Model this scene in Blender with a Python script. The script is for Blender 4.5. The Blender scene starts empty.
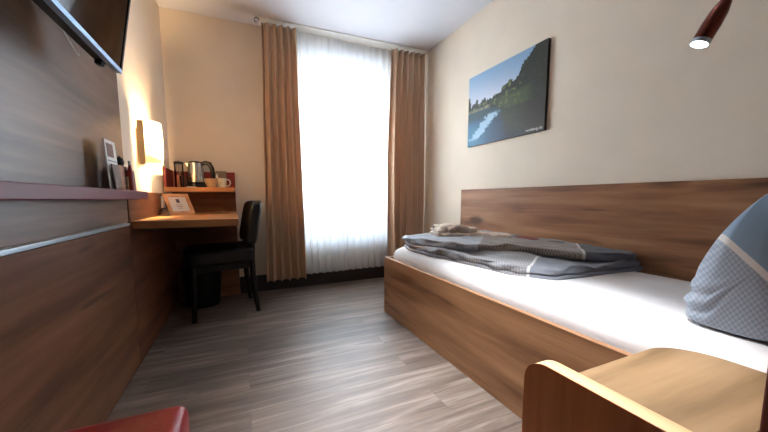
import bpy, bmesh, math, random
from mathutils import Vector, Matrix, noise
random.seed(7)
PI = math.pi
SC = bpy.context.scene
COL = SC.collection

# ------------------------------------------------------------------ object helpers
def origin_of(o):
    v = Vector((0, 0, 0))
    while o is not None:
        v += o.location
        o = o.parent
    return v

def tag(o, label=None, cat=None, group=None, kind=None):
    if label: o['label'] = label
    if cat: o['category'] = cat
    if group: o['group'] = group
    if kind: o['kind'] = kind
    return o

def obj(name, bm, m, parent=None, local=False, smooth=False, sharp=35, base=None):
    """link bm (world coordinates unless local) as ONE mesh object"""
    if parent is not None and not local:
        bmesh.ops.translate(bm, verts=bm.verts, vec=-origin_of(parent))
    loc = Vector((0, 0, 0))
    if parent is None and not local:
        if base is None:
            xs = [v.co.x for v in bm.verts]; ys = [v.co.y for v in bm.verts]; zs = [v.co.z for v in bm.verts]
            base = ((min(xs)+max(xs))/2, (min(ys)+max(ys))/2, min(zs))
        loc = Vector(base)
        bmesh.ops.translate(bm, verts=bm.verts, vec=-loc)
    bmesh.ops.recalc_face_normals(bm, faces=bm.faces)
    me = bpy.data.meshes.new(name)
    if smooth:
        for f in bm.faces: f.smooth = True
        for e in bm.edges:
            if len(e.link_faces) == 2 and e.calc_face_angle(0) > math.radians(sharp):
                e.smooth = False
    bm.to_mesh(me); bm.free()
    o = bpy.data.objects.new(name, me)
    COL.objects.link(o)
    o.location = loc
    if parent is not None: o.parent = parent
    if m is not None: me.materials.append(m)
    return o

def struct(name, bm, m, parent=None, **k):
    o = obj(name, bm, m, parent, **k)
    if parent is None: o['kind'] = 'structure'
    return o

def thing(name, label, cat, loc=(0, 0, 0), rz=0, group=None):
    o = bpy.data.objects.new(name, None)
    COL.objects.link(o)
    o.empty_display_size = .05
    o.location = loc; o.rotation_euler = (0, 0, rz)
    return tag(o, label, cat, group)

def box(a, b, bevel=0, seg=2, bm=None):
    t = bmesh.new()
    bmesh.ops.create_cube(t, size=1)
    c = [(a[i]+b[i])/2 for i in range(3)]; s = [abs(b[i]-a[i]) for i in range(3)]
    for v in t.verts:
        v.co = Vector([c[i]+v.co[i]*s[i] for i in range(3)])
    if bevel:
        bmesh.ops.bevel(t, geom=list(t.edges), offset=bevel, segments=seg, profile=.5, affect='EDGES')
    return merge(bm, t)

def merge(bm, t):
    if bm is None: return t
    me = bpy.data.meshes.new('tmp'); t.to_mesh(me); t.free()
    bm.from_mesh(me); bpy.data.meshes.remove(me)
    return bm

def prism(pts, z0, z1, bevel=0, seg=2, axis='Z', bm=None):
    """polygon extruded along axis; pts in the other two axes"""
    t = bmesh.new()
    def mk(p, h):
        if axis == 'Z': return (p[0], p[1], h)
        if axis == 'X': return (h, p[0], p[1])
        return (p[0], h, p[1])
    lo = [t.verts.new(mk(p, z0)) for p in pts]; hi = [t.verts.new(mk(p, z1)) for p in pts]
    n = len(pts)
    t.faces.new(lo[::-1]); t.faces.new(hi)
    for i in range(n):
        t.faces.new((lo[i], lo[(i+1) % n], hi[(i+1) % n], hi[i]))
    bmesh.ops.recalc_face_normals(t, faces=t.faces)
    if bevel:
        es = [e for e in t.edges if e.calc_face_angle(0) > .6]
        bmesh.ops.bevel(t, geom=es, offset=bevel, segments=seg, profile=.5, affect='EDGES')
    return merge(bm, t)

def tube(path, r, n=10, bm=None, cap=True):
    t = bmesh.new()
    path = [Vector(p) for p in path]
    rs = r if isinstance(r, (list, tuple)) else [r]*len(path)
    rings = []; up = None
    for i, p in enumerate(path):
        d = (path[min(i+1, len(path)-1)] - path[max(i-1, 0)]).normalized()
        if up is None:
            up = Vector((0, 0, 1)) if abs(d.z) < .9 else Vector((1, 0, 0))
        s = d.cross(up).normalized(); up = s.cross(d).normalized()
        rings.append([t.verts.new(p + (s*math.cos(2*PI*k/n)+up*math.sin(2*PI*k/n))*rs[i]) for k in range(n)])
    for i in range(len(path)-1):
        for k in range(n):
            t.faces.new((rings[i][k], rings[i][(k+1) % n], rings[i+1][(k+1) % n], rings[i+1][k]))
    if cap:
        t.faces.new(rings[0][::-1]); t.faces.new(rings[-1])
    return merge(bm, t)

def lathe(prof, c=(0, 0, 0), n=32, bm=None, sx=1, sy=1):
    t = bmesh.new(); rings = []
    for r, z in prof:
        if r < 1e-6: rings.append([t.verts.new((c[0], c[1], c[2]+z))])
        else: rings.append([t.verts.new((c[0]+sx*r*math.cos(2*PI*k/n), c[1]+sy*r*math.sin(2*PI*k/n), c[2]+z)) for k in range(n)])
    for a, b in zip(rings, rings[1:]):
        for k in range(n):
            if len(a) == 1 and len(b) == 1: continue
            if len(a) == 1: t.faces.new((a[0], b[(k+1) % n], b[k]))
            elif len(b) == 1: t.faces.new((a[k], a[(k+1) % n], b[0]))
            else: t.faces.new((a[k], a[(k+1) % n], b[(k+1) % n], b[k]))
    return merge(bm, t)

def grid(nu, nv, fn, bm=None, uv=None, close_u=False):
    t = bmesh.new()
    V = [[t.verts.new(fn(i/nu, j/nv)) for j in range(nv+1)] for i in range(nu+1)]
    uvl = t.loops.layers.uv.new('UVMap') if uv else None
    for i in range(nu):
        for j in range(nv):
            f = t.faces.new((V[i][j], V[i+1][j], V[i+1][j+1], V[i][j+1]))
            if uv:
                for l, (a, b) in zip(f.loops, ((i, j), (i+1, j), (i+1, j+1), (i, j+1))):
                    l[uvl].uv = uv(a/nu, b/nv)
    return merge(bm, t)

def rot_bm(bm, M):
    bmesh.ops.transform(bm, matrix=M, verts=bm.verts); return bm

def solidify(o, t, off=0):
    md = o.modifiers.new('thickness', 'SOLIDIFY'); md.thickness = t; md.offset = off
    return o

# ------------------------------------------------------------------ materials
def srgb(r, g, b):
    f = lambda c: (c/255/12.92) if c/255 <= .04045 else ((c/255+.055)/1.055)**2.4
    return (f(r), f(g), f(b), 1)

class NT:
    def __init__(s, name):
        s.m = bpy.data.materials.new(name); s.m.use_nodes = True
        s.t = s.m.node_tree; s.n = s.t.nodes; s.l = s.t.links
        s.b = s.n['Principled BSDF']; s.out = s.n['Material Output']
    def new(s, typ, **k):
        n = s.n.new(typ)
        for a, v in k.items():
            if hasattr(n, a): setattr(n, a, v)
        return n
    def link(s, a, b): s.l.new(a, b)
    def coord(s, kind='Object', scale=(1, 1, 1), loc=(0, 0, 0), rot=(0, 0, 0)):
        c = s.new('ShaderNodeTexCoord'); mp = s.new('ShaderNodeMapping')
        mp.inputs['Scale'].default_value = scale; mp.inputs['Location'].default_value = loc; mp.inputs['Rotation'].default_value = rot
        s.link(c.outputs[kind], mp.inputs['Vector']); return mp.outputs['Vector']
    def noise(s, vec, scale, detail=4, rough=.5, dist=0):
        n = s.new('ShaderNodeTexNoise'); n.inputs['Scale'].default_value = scale; n.inputs['Detail'].default_value = detail
        n.inputs['Roughness'].default_value = rough; n.inputs['Distortion'].default_value = dist
        s.link(vec, n.inputs['Vector']); return n.outputs['Fac']
    def ramp(s, fac, stops):
        r = s.new('ShaderNodeValToRGB'); e = r.color_ramp.elements
        while len(e) < len(stops): e.new(.5)
        for x, (p, c) in zip(e, stops): x.position = p; x.color = c
        s.link(fac, r.inputs['Fac']); return r.outputs['Color']
    def mix(s, fac, a, b, mode='MIX'):
        n = s.new('ShaderNodeMix', data_type='RGBA', blend_type=mode)
        for i, v in ((0, fac), (6, a), (7, b)):
            if isinstance(v, bpy.types.NodeSocket): s.link(v, n.inputs[i])
            else: n.inputs[i].default_value = v
        return n.outputs[2]
    def math(s, op, a, b=0, c=0):
        n = s.new('ShaderNodeMath', operation=op)
        for i, v in enumerate((a, b, c)):
            if isinstance(v, bpy.types.NodeSocket): s.link(v, n.inputs[i])
            else: n.inputs[i].default_value = v
        return n.outputs[0]
    def bump(s, h, strength=.2, dist=.01):
        b = s.new('ShaderNodeBump'); b.inputs['Strength'].default_value = strength; b.inputs['Distance'].default_value = dist
        s.link(h, b.inputs['Height']); s.link(b.outputs['Normal'], s.b.inputs['Normal'])
    def base(s, c):
        if isinstance(c, bpy.types.NodeSocket): s.link(c, s.b.inputs['Base Color'])
        else: s.b.inputs['Base Color'].default_value = c

def plain(name, c, rough=.5, metal=0, var=.06, scale=12, spec=.5, coat=0, bump=0, bscale=200):
    t = NT(name)
    v = t.coord()
    f = t.noise(v, scale, 4)
    lo = tuple(x*(1-var) for x in c[:3])+(1,); hi = tuple(min(1, x*(1+var)) for x in c[:3])+(1,)
    t.base(t.ramp(f, [(.3, lo), (.7, hi)]))
    t.b.inputs['Roughness'].default_value = rough; t.b.inputs['Metallic'].default_value = metal
    t.b.inputs['Specular IOR Level'].default_value = spec
    if coat: t.b.inputs['Coat Weight'].default_value = coat
    if bump: t.bump(t.noise(v, bscale, 3), bump, .003)
    return t.m

def wood(name, dark, mid, light, axis=1, loc=(0, 0, 0), rough=.45, spec=.4, knots=.8, cross=1.0):
    t = NT(name)
    sc = [9*cross]*3; sc[axis] = .9
    v = t.coord(scale=sc, loc=loc)
    warp = t.noise(v, .8, 3)
    big = t.noise(v, 1.4, 6, .55, .35)
    sc2 = [55]*3; sc2[axis] = 2.2
    fine = t.noise(t.coord(scale=sc2, loc=loc), 1, 4, .6)
    col = t.ramp(big, [(.3, dark), (.48, mid), (.7, light)])
    col = t.mix(.36, col, t.ramp(fine, [(.3, (.55, .5, .45, 1)), (.65, (1, 1, 1, 1))]), 'MULTIPLY')
    if knots:
        sk = [3.0]*3; sk[axis] = 1.25
        vo = t.new('ShaderNodeTexVoronoi', feature='F1'); vo.inputs['Scale'].default_value = 1.25
        t.link(t.coord(scale=sk, loc=loc), vo.inputs['Vector'])
        d = t.math('ADD', t.math('SUBTRACT', vo.outputs['Distance'], .05), t.math('MULTIPLY', t.noise(v, 3, 3), .12))
        k = t.ramp(d, [(.10, (1, 1, 1, 1)), (.19, (0, 0, 0, 1))])
        sep = t.math('MULTIPLY', k, knots)
        col = t.mix(sep, col, tuple(x*.35 for x in dark[:3])+(1,))
        # short dark cracks along the grain
        scr = [14.0]*3; scr[axis] = 1.6
        cr = t.noise(t.coord(scale=scr, loc=(3, 5, 1)), 1.1, 2, .4)
        crk = t.math('MULTIPLY', t.ramp(cr, [(.66, (0, 0, 0, 1)), (.72, (1, 1, 1, 1))]), .8*knots)
        col = t.mix(crk, col, tuple(x*.45 for x in dark[:3])+(1,))
    t.base(col)
    t.b.inputs['Roughness'].default_value = rough; t.b.inputs['Specular IOR Level'].default_value = spec
    t.bump(fine, .12, .002)
    return t.m

def glassy(name, tint=(1, 1, 1, 1), refl=.12, rough=.02):
    t = NT(name); t.n.remove(t.b)
    tr = t.new('ShaderNodeBsdfTransparent'); tr.inputs[0].default_value = tint
    gl = t.new('ShaderNodeBsdfGlossy'); gl.inputs['Roughness'].default_value = rough
    fr = t.new('ShaderNodeLayerWeight'); fr.inputs['Blend'].default_value = refl
    mx = t.new('ShaderNodeMixShader')
    t.link(fr.outputs['Facing'], mx.inputs[0]) if False else t.link(fr.outputs['Fresnel'], mx.inputs[0])
    t.link(tr.outputs[0], mx.inputs[1]); t.link(gl.outputs[0], mx.inputs[2]); t.link(mx.outputs[0], t.out.inputs[0])
    return t.m

def emit(name, c, s):
    t = NT(name)
    t.b.inputs['Base Color'].default_value = c
    t.b.inputs['Emission Color'].default_value = c; t.b.inputs['Emission Strength'].default_value = s
    return t.m

M = {}
M['wall'] = plain('cream_plaster', srgb(236, 221, 202), .85, var=.025, scale=5, spec=.2, bump=.25, bscale=170)
M['ceiling'] = plain('white_ceiling_paint', srgb(212, 211, 216), .9, var=.015, scale=3, spec=.2)
OD, OM, OL = srgb(108, 70, 47), srgb(152, 106, 74), srgb(182, 134, 98)
M['headboard'] = wood('oak_headboard', OD, OM, OL, 1, (0, 0, 0), .5, .3)
M['bedwood'] = wood('oak_bed', srgb(122, 83, 56), srgb(160, 115, 80), srgb(182, 136, 98), 1, (1.3, 2, .4), .45, .35, .55)
M['panel'] = wood('oak_panel_sheen_tint', srgb(82, 62, 54), srgb(108, 86, 76), srgb(126, 104, 94), 1, (4, 1, 2), .38, .55, .6)  # bluish daylight sheen put into the oak as a greyer tone
M['panel_low'] = wood('oak_wall_panel_lower', srgb(70, 41, 28), srgb(102, 63, 42), srgb(122, 80, 55), 1, (2, 6, 1), .5, .25, .8)
M['desk'] = wood('oak_desk', srgb(140, 92, 56), srgb(176, 124, 80), srgb(196, 146, 100), 0, (0, 3, 0), .4, .4, .3)
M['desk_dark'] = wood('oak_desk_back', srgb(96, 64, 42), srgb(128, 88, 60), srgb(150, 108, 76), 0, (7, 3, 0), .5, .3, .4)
M['night_top'] = wood('oak_nightstand_top', srgb(104, 80, 56), srgb(138, 108, 76), srgb(158, 126, 92), 0, (1, 1, 5), .4, .4, .4)
M['night_side'] = wood('oak_nightstand_side', srgb(168, 98, 54), srgb(200, 122, 70), srgb(214, 138, 84), 2, (3, 1, 5), .45, .35, .3)
M['edge'] = wood('oak_edge_band', srgb(176, 130, 88), srgb(200, 156, 112), srgb(216, 174, 130), 1, (3, 1, 5), .45, .35, 0)
M['burgundy'] = plain('burgundy_laminate', srgb(104, 38, 52), .45, var=.05, spec=.3)
M['red_board'] = plain('red_laminate', srgb(128, 28, 22), .45, var=.05)
M['red_leather'] = plain('red_leather', srgb(124, 12, 16), .4, var=.08, scale=20, spec=.3, bump=.3, bscale=260)
M['black_leather'] = plain('black_leather', srgb(9, 9, 12), .36, var=.1, spec=.35, scale=30, bump=.25, bscale=240)
M['black_wood'] = plain('black_stained_wood', srgb(10, 8, 8), .4, var=.1, spec=.3)
M['black_plastic'] = plain('black_plastic', srgb(10, 10, 11), .45, var=.05, spec=.25)
M['screen'] = plain('tv_screen', srgb(4, 4, 5), .08, var=.02, spec=.35)
M['silver'] = plain('silver_bezel', srgb(140, 172, 204), .35, .4, var=.03)
M['alu'] = plain('brushed_aluminium', srgb(196, 204, 214), .3, .8, var=.04)
M['steel'] = plain('brushed_steel', srgb(196, 192, 186), .24, 1, var=.05, scale=30)
M['white_plastic'] = plain('white_plastic', srgb(235, 232, 225), .4, var=.02)
M['white_paint'] = plain('white_lacquer', srgb(236, 236, 234), .4, var=.02)
M['porcelain'] = plain('white_porcelain', srgb(232, 222, 208), .2, var=.02)
M['cream_bowl'] = plain('cream_ceramic', srgb(214, 180, 140), .35, var=.04)
M['paper'] = plain('white_paper', srgb(230, 226, 224), .7, var=.03)
M['copper_paper'] = plain('copper_card', srgb(190, 128, 100), .5, var=.06)
M['brown_print'] = plain('brown_print', srgb(112, 62, 46), .5, var=.15, scale=60)
M['grey_print'] = plain('grey_print', srgb(90, 84, 92), .6, var=.1)
M['dark_print'] = plain('dark_booklet', srgb(116, 104, 100), .6, var=.35, scale=90)
M['frame_wood'] = wood('beech_frame', srgb(188, 134, 92), srgb(212, 160, 116), srgb(226, 178, 136), 0, (0, 0, 0), .45, .3, 0, 3)
M['baseboard'] = plain('dark_baseboard', srgb(34, 29, 28), .5, var=.1)
M['beige_metal'] = plain('champagne_metal', srgb(206, 176, 132), .35, .5, var=.04)
M['towel'] = plain('beige_terry', srgb(230, 212, 196), .95, var=.12, scale=60, spec=.1, bump=.6, bscale=320)
M['ribbon'] = plain('white_ribbon', srgb(232, 226, 222), .5, var=.03)
M['smoke_plastic'] = plain('rail_grey', srgb(70, 66, 62), .4, .3)
M['glass'] = glassy('clear_glass', (.97, .98, .98, 1), .1)
M['acrylic'] = glassy('acrylic', (.95, .95, .96, 1), .04)
M['rose_glass'] = glassy('carafe_glass', (.95, .91, .90, 1), .25)

def added_pane_mat():
    t = NT('added_frosted_glass'); t.n.remove(t.b)  # dim glass of the panes added behind the sheer's ends
    tl = t.new('ShaderNodeBsdfTranslucent'); tr = t.new('ShaderNodeBsdfTransparent'); df = t.new('ShaderNodeBsdfDiffuse')
    t.link(t.ramp(t.noise(t.coord(), 80, 2), [(.3, (.55, .58, .62, 1)), (.7, (.6, .63, .67, 1))]), tl.inputs[0])
    df.inputs[0].default_value = (.6, .62, .64, 1)
    a = t.new('ShaderNodeMixShader'); a.inputs[0].default_value = .45; t.link(df.outputs[0], a.inputs[1]); t.link(tl.outputs[0], a.inputs[2])
    t.link(a.outputs[0], t.out.inputs[0]); return t.m
M['frosted'] = added_pane_mat()

# sheets
def sheet_mat():
    t = NT('white_cotton_sheet'); v = t.coord()
    t.base(t.ramp(t.noise(v, 6, 3), [(.3, srgb(226, 219, 216)), (.7, srgb(236, 230, 228))]))
    t.b.inputs['Roughness'].default_value = .9; t.b.inputs['Specular IOR Level'].default_value = .15
    t.b.inputs['Sheen Weight'].default_value = .1
    t.bump(t.noise(t.coord(scale=(3, 1.2, 3)), 3.2, 3), .25, .02)
    return t.m
M['sheet'] = sheet_mat()

# floor: long planks laid across the room
def floor_mat():
    t = NT('grey_oak_laminate'); v = t.coord()
    def brick(mort):
        b = t.new('ShaderNodeTexBrick'); b.offset = .37; b.offset_frequency = 2
        t.link(v, b.inputs['Vector'])
        b.inputs['Color1'].default_value = (0, 0, 0, 1); b.inputs['Color2'].default_value = (1, 1, 1, 1); b.inputs['Mortar'].default_value = (.5, .5, .5, 1)
        b.inputs['Scale'].default_value = 1; b.inputs['Mortar Size'].default_value = mort; b.inputs['Mortar Smooth'].default_value = .2
        b.inputs['Brick Width'].default_value = 1.25; b.inputs['Row Height'].default_value = .155; b.inputs['Bias'].default_value = 0
        return b
    b = brick(.0011)
    tone = b.outputs['Color']
    add = t.new('ShaderNodeVectorMath', operation='ADD')
    sv = t.new('ShaderNodeVectorMath', operation='SCALE'); t.link(tone, sv.inputs[0]); sv.inputs['Scale'].default_value = 17
    t.link(v, add.inputs[0]); t.link(sv.outputs[0], add.inputs[1])
    mp = t.new('ShaderNodeMapping'); mp.inputs['Scale'].default_value = (1.1, 16, 1); t.link(add.outputs[0], mp.inputs['Vector'])
    g = t.noise(mp.outputs[0], 1.2, 7, .62, .7)
    mp2 = t.new('ShaderNodeMapping'); mp2.inputs['Scale'].default_value = (5, 110, 1); t.link(add.outputs[0], mp2.inputs['Vector'])
    g2 = t.noise(mp2.outputs[0], 1, 4, .6)
    col = t.ramp(g, [(.25, srgb(72, 56, 47)), (.5, srgb(118, 100, 88)), (.72, srgb(160, 144, 132))])
    col = t.mix(.45, col, t.ramp(g2, [(.3, (.5, .48, .46, 1)), (.65, (1, 1, 1, 1))]), 'MULTIPLY')
    col = t.mix(.5, col, t.ramp(tone, [(0, (.55, .53, .52, 1)), (1, (1, 1, 1, 1))]), 'MULTIPLY')
    vo = t.new('ShaderNodeTexVoronoi', feature='F1'); vo.inputs['Scale'].default_value = 1.6
    mp3 = t.new('ShaderNodeMapping'); mp3.inputs['Scale'].default_value = (1, 2.6, 1); t.link(add.outputs[0], mp3.inputs['Vector']); t.link(mp3.outputs[0], vo.inputs['Vector'])
    col = t.mix(t.math('MULTIPLY', t.ramp(vo.outputs['Distance'], [(.03, (1, 1, 1, 1)), (.07, (0, 0, 0, 1))]), .6), col, srgb(66, 54, 48))
    col = t.mix(t.math('MULTIPLY', b.outputs['Fac'], .55), col, srgb(58, 48, 44))
    t.base(col)
    r = t.ramp(g2, [(.2, (.52, .52, .52, 1)), (.8, (.38, .38, .38, 1))]); t.link(r, t.b.inputs['Roughness'])
    t.b.inputs['Specular IOR Level'].default_value = .6
    h = t.math('ADD', t.math('MULTIPLY', g2, .4), t.math('MULTIPLY', b.outputs['Fac'], -1))
    t.bump(h, .25, .002)
    return t.m
M['floor'] = floor_mat()

def cloth(name, c1, c2, transl=.3, stripes=260):
    t = NT(name); v = t.coord(scale=(stripes, stripes, 1))
    col = t.ramp(t.noise(v, 1, 2), [(.3, c1), (.7, c2)])
    t.base(col); t.b.inputs['Roughness'].default_value = .9; t.b.inputs['Specular IOR Level'].default_value = .1
    tl = t.new('ShaderNodeBsdfTranslucent'); t.link(col, tl.inputs[0])
    mx = t.new('ShaderNodeMixShader'); mx.inputs[0].default_value = transl
    t.link(t.b.outputs[0], mx.inputs[1]); t.link(tl.outputs[0], mx.inputs[2]); t.link(mx.outputs[0], t.out.inputs[0])
    return t.m
M['drape'] = cloth('tan_curtain_cloth', srgb(212, 179, 149), srgb(230, 197, 168), .18)

def sheer_mat():
    t = NT('white_voile'); t.n.remove(t.b)
    v = t.coord(scale=(300, 300, 2))
    col = t.ramp(t.noise(v, 1, 2), [(.3, srgb(234, 236, 238)), (.7, srgb(246, 247, 248))])
    df = t.new('ShaderNodeBsdfDiffuse'); tl = t.new('ShaderNodeBsdfTranslucent'); tr = t.new('ShaderNodeBsdfTransparent')
    t.link(col, df.inputs[0]); t.link(col, tl.inputs[0])
    a = t.new('ShaderNodeMixShader'); a.inputs[0].default_value = .62; t.link(df.outputs[0], a.inputs[1]); t.link(tl.outputs[0], a.inputs[2])
    b = t.new('ShaderNodeMixShader'); b.inputs[0].default_value = .12; t.link(a.outputs[0], b.inputs[1]); t.link(tr.outputs[0], b.inputs[2])
    t.link(b.outputs[0], t.out.inputs[0])
    return t.m
M['sheer'] = sheer_mat()

def shade_mat():
    t = NT('frosted_lamp_glass'); v = t.coord()
    col = t.ramp(t.noise(v, 30, 2), [(.3, srgb(250, 238, 214)), (.7, srgb(255, 246, 226))])
    t.base(col); t.b.inputs['Roughness'].default_value = .35
    tl = t.new('ShaderNodeBsdfTranslucent'); t.link(col, tl.inputs[0])
    mx = t.new('ShaderNodeMixShader'); mx.inputs[0].default_value = .88
    t.link(t.b.outputs[0], mx.inputs[1]); t.link(tl.outputs[0], mx.inputs[2]); t.link(mx.outputs[0], t.out.inputs[0])
    return t.m
M['shade'] = shade_mat()

# printed bed linen: plain part, white band, patterned part; T = a + bx*x + by*y (world metres, via object coords)
def linen(name, ax, ay, a0, c_plain, c_pat1, c_pat2, pscale=75, rot=0, pale=None, uvk='Object', band=.014, c_under=None):
    t = NT(name)
    c = t.new('ShaderNodeTexCoord'); s = t.new('ShaderNodeSeparateXYZ'); t.link(c.outputs[uvk], s.inputs[0])
    x, y = s.outputs[0], s.outputs[1]
    T = t.math('ADD', t.math('ADD', t.math('MULTIPLY', x, ax), t.math('MULTIPLY', y, ay)), a0)
    mp = t.new('ShaderNodeMapping'); mp.inputs['Rotation'].default_value = (0, 0, rot); mp.inputs['Scale'].default_value = (pscale, pscale, pscale)
    t.link(c.outputs[uvk], mp.inputs['Vector'])
    s2 = t.new('ShaderNodeSeparateXYZ'); t.link(mp.outputs[0], s2.inputs[0])
    sx = t.math('SINE', s2.outputs[0]); sy = t.math('SINE', s2.outputs[1])
    sz = t.math('SINE', s2.outputs[2])
    m = t.math('ADD', t.math('MULTIPLY', t.math('ADD', sx, sy), .25), .5)
    if uvk == 'Object': m = t.math('ADD', m, t.math('MULTIPLY', sz, .12))
    pat = t.ramp(m, [(.4, c_pat1), (.6, c_pat2)])
    if pale:
        off, p1, p2 = pale
        mp3 = t.new('ShaderNodeMapping'); mp3.inputs['Rotation'].default_value = (0, 0, rot+PI/4); mp3.inputs['Scale'].default_value = (pscale, pscale, pscale)
        t.link(c.outputs[uvk], mp3.inputs['Vector']); s3 = t.new('ShaderNodeSeparateXYZ'); t.link(mp3.outputs[0], s3.inputs[0])
        m3 = t.math('ADD', t.math('MULTIPLY', t.math('ADD', t.math('SINE', s3.outputs[0]), t.math('SINE', s3.outputs[1])), .25), .5)
        pat = t.mix(t.math('GREATER_THAN', T, off), pat, t.ramp(m3, [(.4, p1), (.6, p2)]))
    col = t.mix(t.math('GREATER_THAN', T, 0), c_plain, pat)
    if c_under:
        col = t.mix(t.math('GREATER_THAN', T, c_under[0]), col, c_under[1])
    inb = t.math('LESS_THAN', t.math('ABSOLUTE', T), band)
    col = t.mix(inb, col, srgb(206, 200, 196))
    t.base(col); t.b.inputs['Roughness'].default_value = .9; t.b.inputs['Specular IOR Level'].default_value = .12
    t.b.inputs['Sheen Weight'].default_value = .15
    t.bump(t.noise(c.outputs[uvk], 14, 3), .2, .01)
    return t.m
SL, SLD = srgb(96, 108, 122), srgb(82, 86, 96)
G1, G2 = srgb(112, 110, 112), srgb(150, 144, 142)

# ------------------------------------------------------------------ room shell
XL, XR, YB, YF, ZC = -.56, 1.935, 3.0, -1.7, 2.46
WX0, WX1, WZ0, WZ1 = .50, 1.60, .40, 2.34
WL, WU = .80, 1.94   # rails of the frame: panes added below WL, above WU to brighten the sheer
struct('floor', box((XL-.1, YF-.1, -.05), (XR+.1, YB+.25, 0)), M['floor'], base=(0, 0.03, 0))
struct('ceiling', box((XL-.1, YF-.1, ZC), (XR+.1, YB+.25, ZC+.08)), M['ceiling'])
struct('wall_left', box((XL-.1, YF-.1, 0), (XL, YB+.25, ZC)), M['wall'])
struct('wall_right', box((XR, YF-.1, 0), (XR+.1, YB+.25, ZC)), M['wall'])
struct('wall_front', box((XL, YF-.1, 0), (XR, YF, ZC)), M['wall'])
b = box((XL, YB, 0), (WX0, YB+.25, ZC)); box((WX1, YB, 0), (XR, YB+.25, ZC), bm=b)
box((WX0, YB, 0), (WX1, YB+.25, WZ0), bm=b); box((WX0, YB, WZ1), (WX1, YB+.25, ZC), bm=b)
struct('wall_back', b, M['wall'])
struct('baseboard_back', box((-.045, YB-.018, 0), (XR, YB, .16), .003), M['baseboard'])
struct('baseboard_right', box((XR-.018, 2.3, 0), (XR, YB-.018, .16), .003), M['baseboard'])
# window: frame, sash, sill, handle, pane
w = thing('window_1', None, None, ((WX0+WX1)/2, YB+.16, WZ0)); w['kind'] = 'structure'
b = box((WX0, YB+.13, WZ0), (WX0+.05, YB+.2, WZ1), .004); box((WX1-.05, YB+.13, WZ0), (WX1, YB+.2, WZ1), .004, bm=b)
box((WX0+.05, YB+.13, WZ0), (WX1-.05, YB+.2, WZ0+.05), .004, bm=b); box((WX0+.05, YB+.13, WZ1-.05), (WX1-.05, YB+.2, WZ1), .004, bm=b)
for zz in (WL, WU): box((WX0+.05, YB+.135, zz-.02), (WX1-.05, YB+.195, zz+.02), .004, bm=b)
obj('window_frame', b, M['white_paint'], w)
obj('glass_pane', box((WX0+.05, YB+.163, WL+.02), (WX1-.05, YB+.167, WU-.02)), M['glass'], w)
obj('added_frosted_pane', box((WX0+.05, YB+.163, WZ0+.05), (WX1-.05, YB+.167, WL-.02)), M['frosted'], w)  # added so the sheer still glows softly towards its foot
obj('added_frosted_pane', box((WX0+.05, YB+.163, WU+.02), (WX1-.05, YB+.167, WZ1-.05)), M['frosted'], w)  # added so the sheer's upper band is lit from behind
obj('window_sill', box((WX0-.0, YB+.005, WZ0-.0), (WX1, YB+.13, WZ0+.02), .004), M['white_paint'], w)
# door behind the camera
d = thing('door_1', None, None, (.2, YF, 0)); d['kind'] = 'structure'
obj('door_leaf', box((-.25, YF, .005), (.62, YF+.035, 2.02), .003), M['bedwood'], d)
b = box((-.32, YF, 0), (-.25, YF+.05, 2.09), .004); box((.62, YF, 0), (.69, YF+.05, 2.09), .004, bm=b); box((-.25, YF, 2.02), (.62, YF+.05, 2.09), .004, bm=b)
obj('door_frame', b, M['white_paint'], d)
obj('door_handle', tube([(.55, YF+.035, 1.02), (.55, YF+.085, 1.02), (.42, YF+.085, 1.02)], .009), M['alu'], d)

# ------------------------------------------------------------------ left wall cladding, ledge, strip
PX = -.548
tag(obj('wall_panel', box((XL, -1.6, .783), (PX, 1.872, 2.3), .0015), M['panel']),
    'tall oak wall panel behind the television, above the burgundy ledge', 'wall panel')
tag(obj('wall_panel', box((XL, -1.6, .005), (PX, 1.885, .762), .0015), M['panel_low']),
    'low oak wall panel under the bright metal strip, beside the red seat', 'wall panel')
tag(obj('wall_panel', box((XL, 1.888, .005), (PX, YB, .945), .0015), M['panel_low']),
    'oak wall panel beside and under the desk, beneath the lit lamp', 'wall panel')
tag(obj('metal_strip', box((XL, -1.6, .765), (PX+.006, 1.868, .779), .002), M['alu']),
    'bright aluminium strip running along the oak wall below the burgundy ledge', 'trim')
tag(obj('wall_ledge', box((PX, -1.6, .900), (-.45, 1.853, .940), .003), M['burgundy']),
    'long burgundy ledge on the oak wall carrying the leaflets', 'shelf')

# ------------------------------------------------------------------ television
tv = thing('television', 'black flat television with silver lower edge mounted high on the oak wall', 'television', (XL+.03, 1.05, 1.372))
def tvM():
    return Matrix.Translation((-.4, 0, 1.372)) @ Matrix.Rotation(math.radians(9.5), 4, 'Y')
def tvb(a, b_, bev=0): return rot_bm(box(a, b_, bev), tvM())
T0, T1, TH = .69, 1.425, .435
b = tvb((-.022, T0, 0), (0, T1, .014), .001)
obj('lower_bezel', b, M['silver'], tv)
b = tvb((-.022, T0, .014), (0, T0+.012, TH), .001); merge(b, tvb((-.022, T1-.012, .014), (0, T1, TH), .001)); merge(b, tvb((-.022, T0+.012, TH-.012), (0, T1-.012, TH), .001))
obj('bezel', b, M['black_plastic'], tv)
obj('screen', tvb((-.02, T0+.012, .014), (-.003, T1-.012, TH-.012)), M['screen'], tv)
obj('housing', tvb((-.062, T0+.03, .004), (-.022, T1-.045, TH-.03), .008), M['black_plastic'], tv)
b = box((PX, .95, 1.50), (PX+.02, 1.2, 1.72), .003); box((PX+.02, 1.0, 1.56), (-.43, 1.03, 1.66), bm=b); box((PX+.02, 1.12, 1.56), (-.43, 1.15, 1.66), bm=b)
obj('wall_mount', b, M['smoke_plastic'], tv)
obj('foot_clip', rot_bm(box((-.05, 1.33, -.012), (-.03, 1.36, .012), .003), tvM()), M['black_plastic'], tv)
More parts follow.
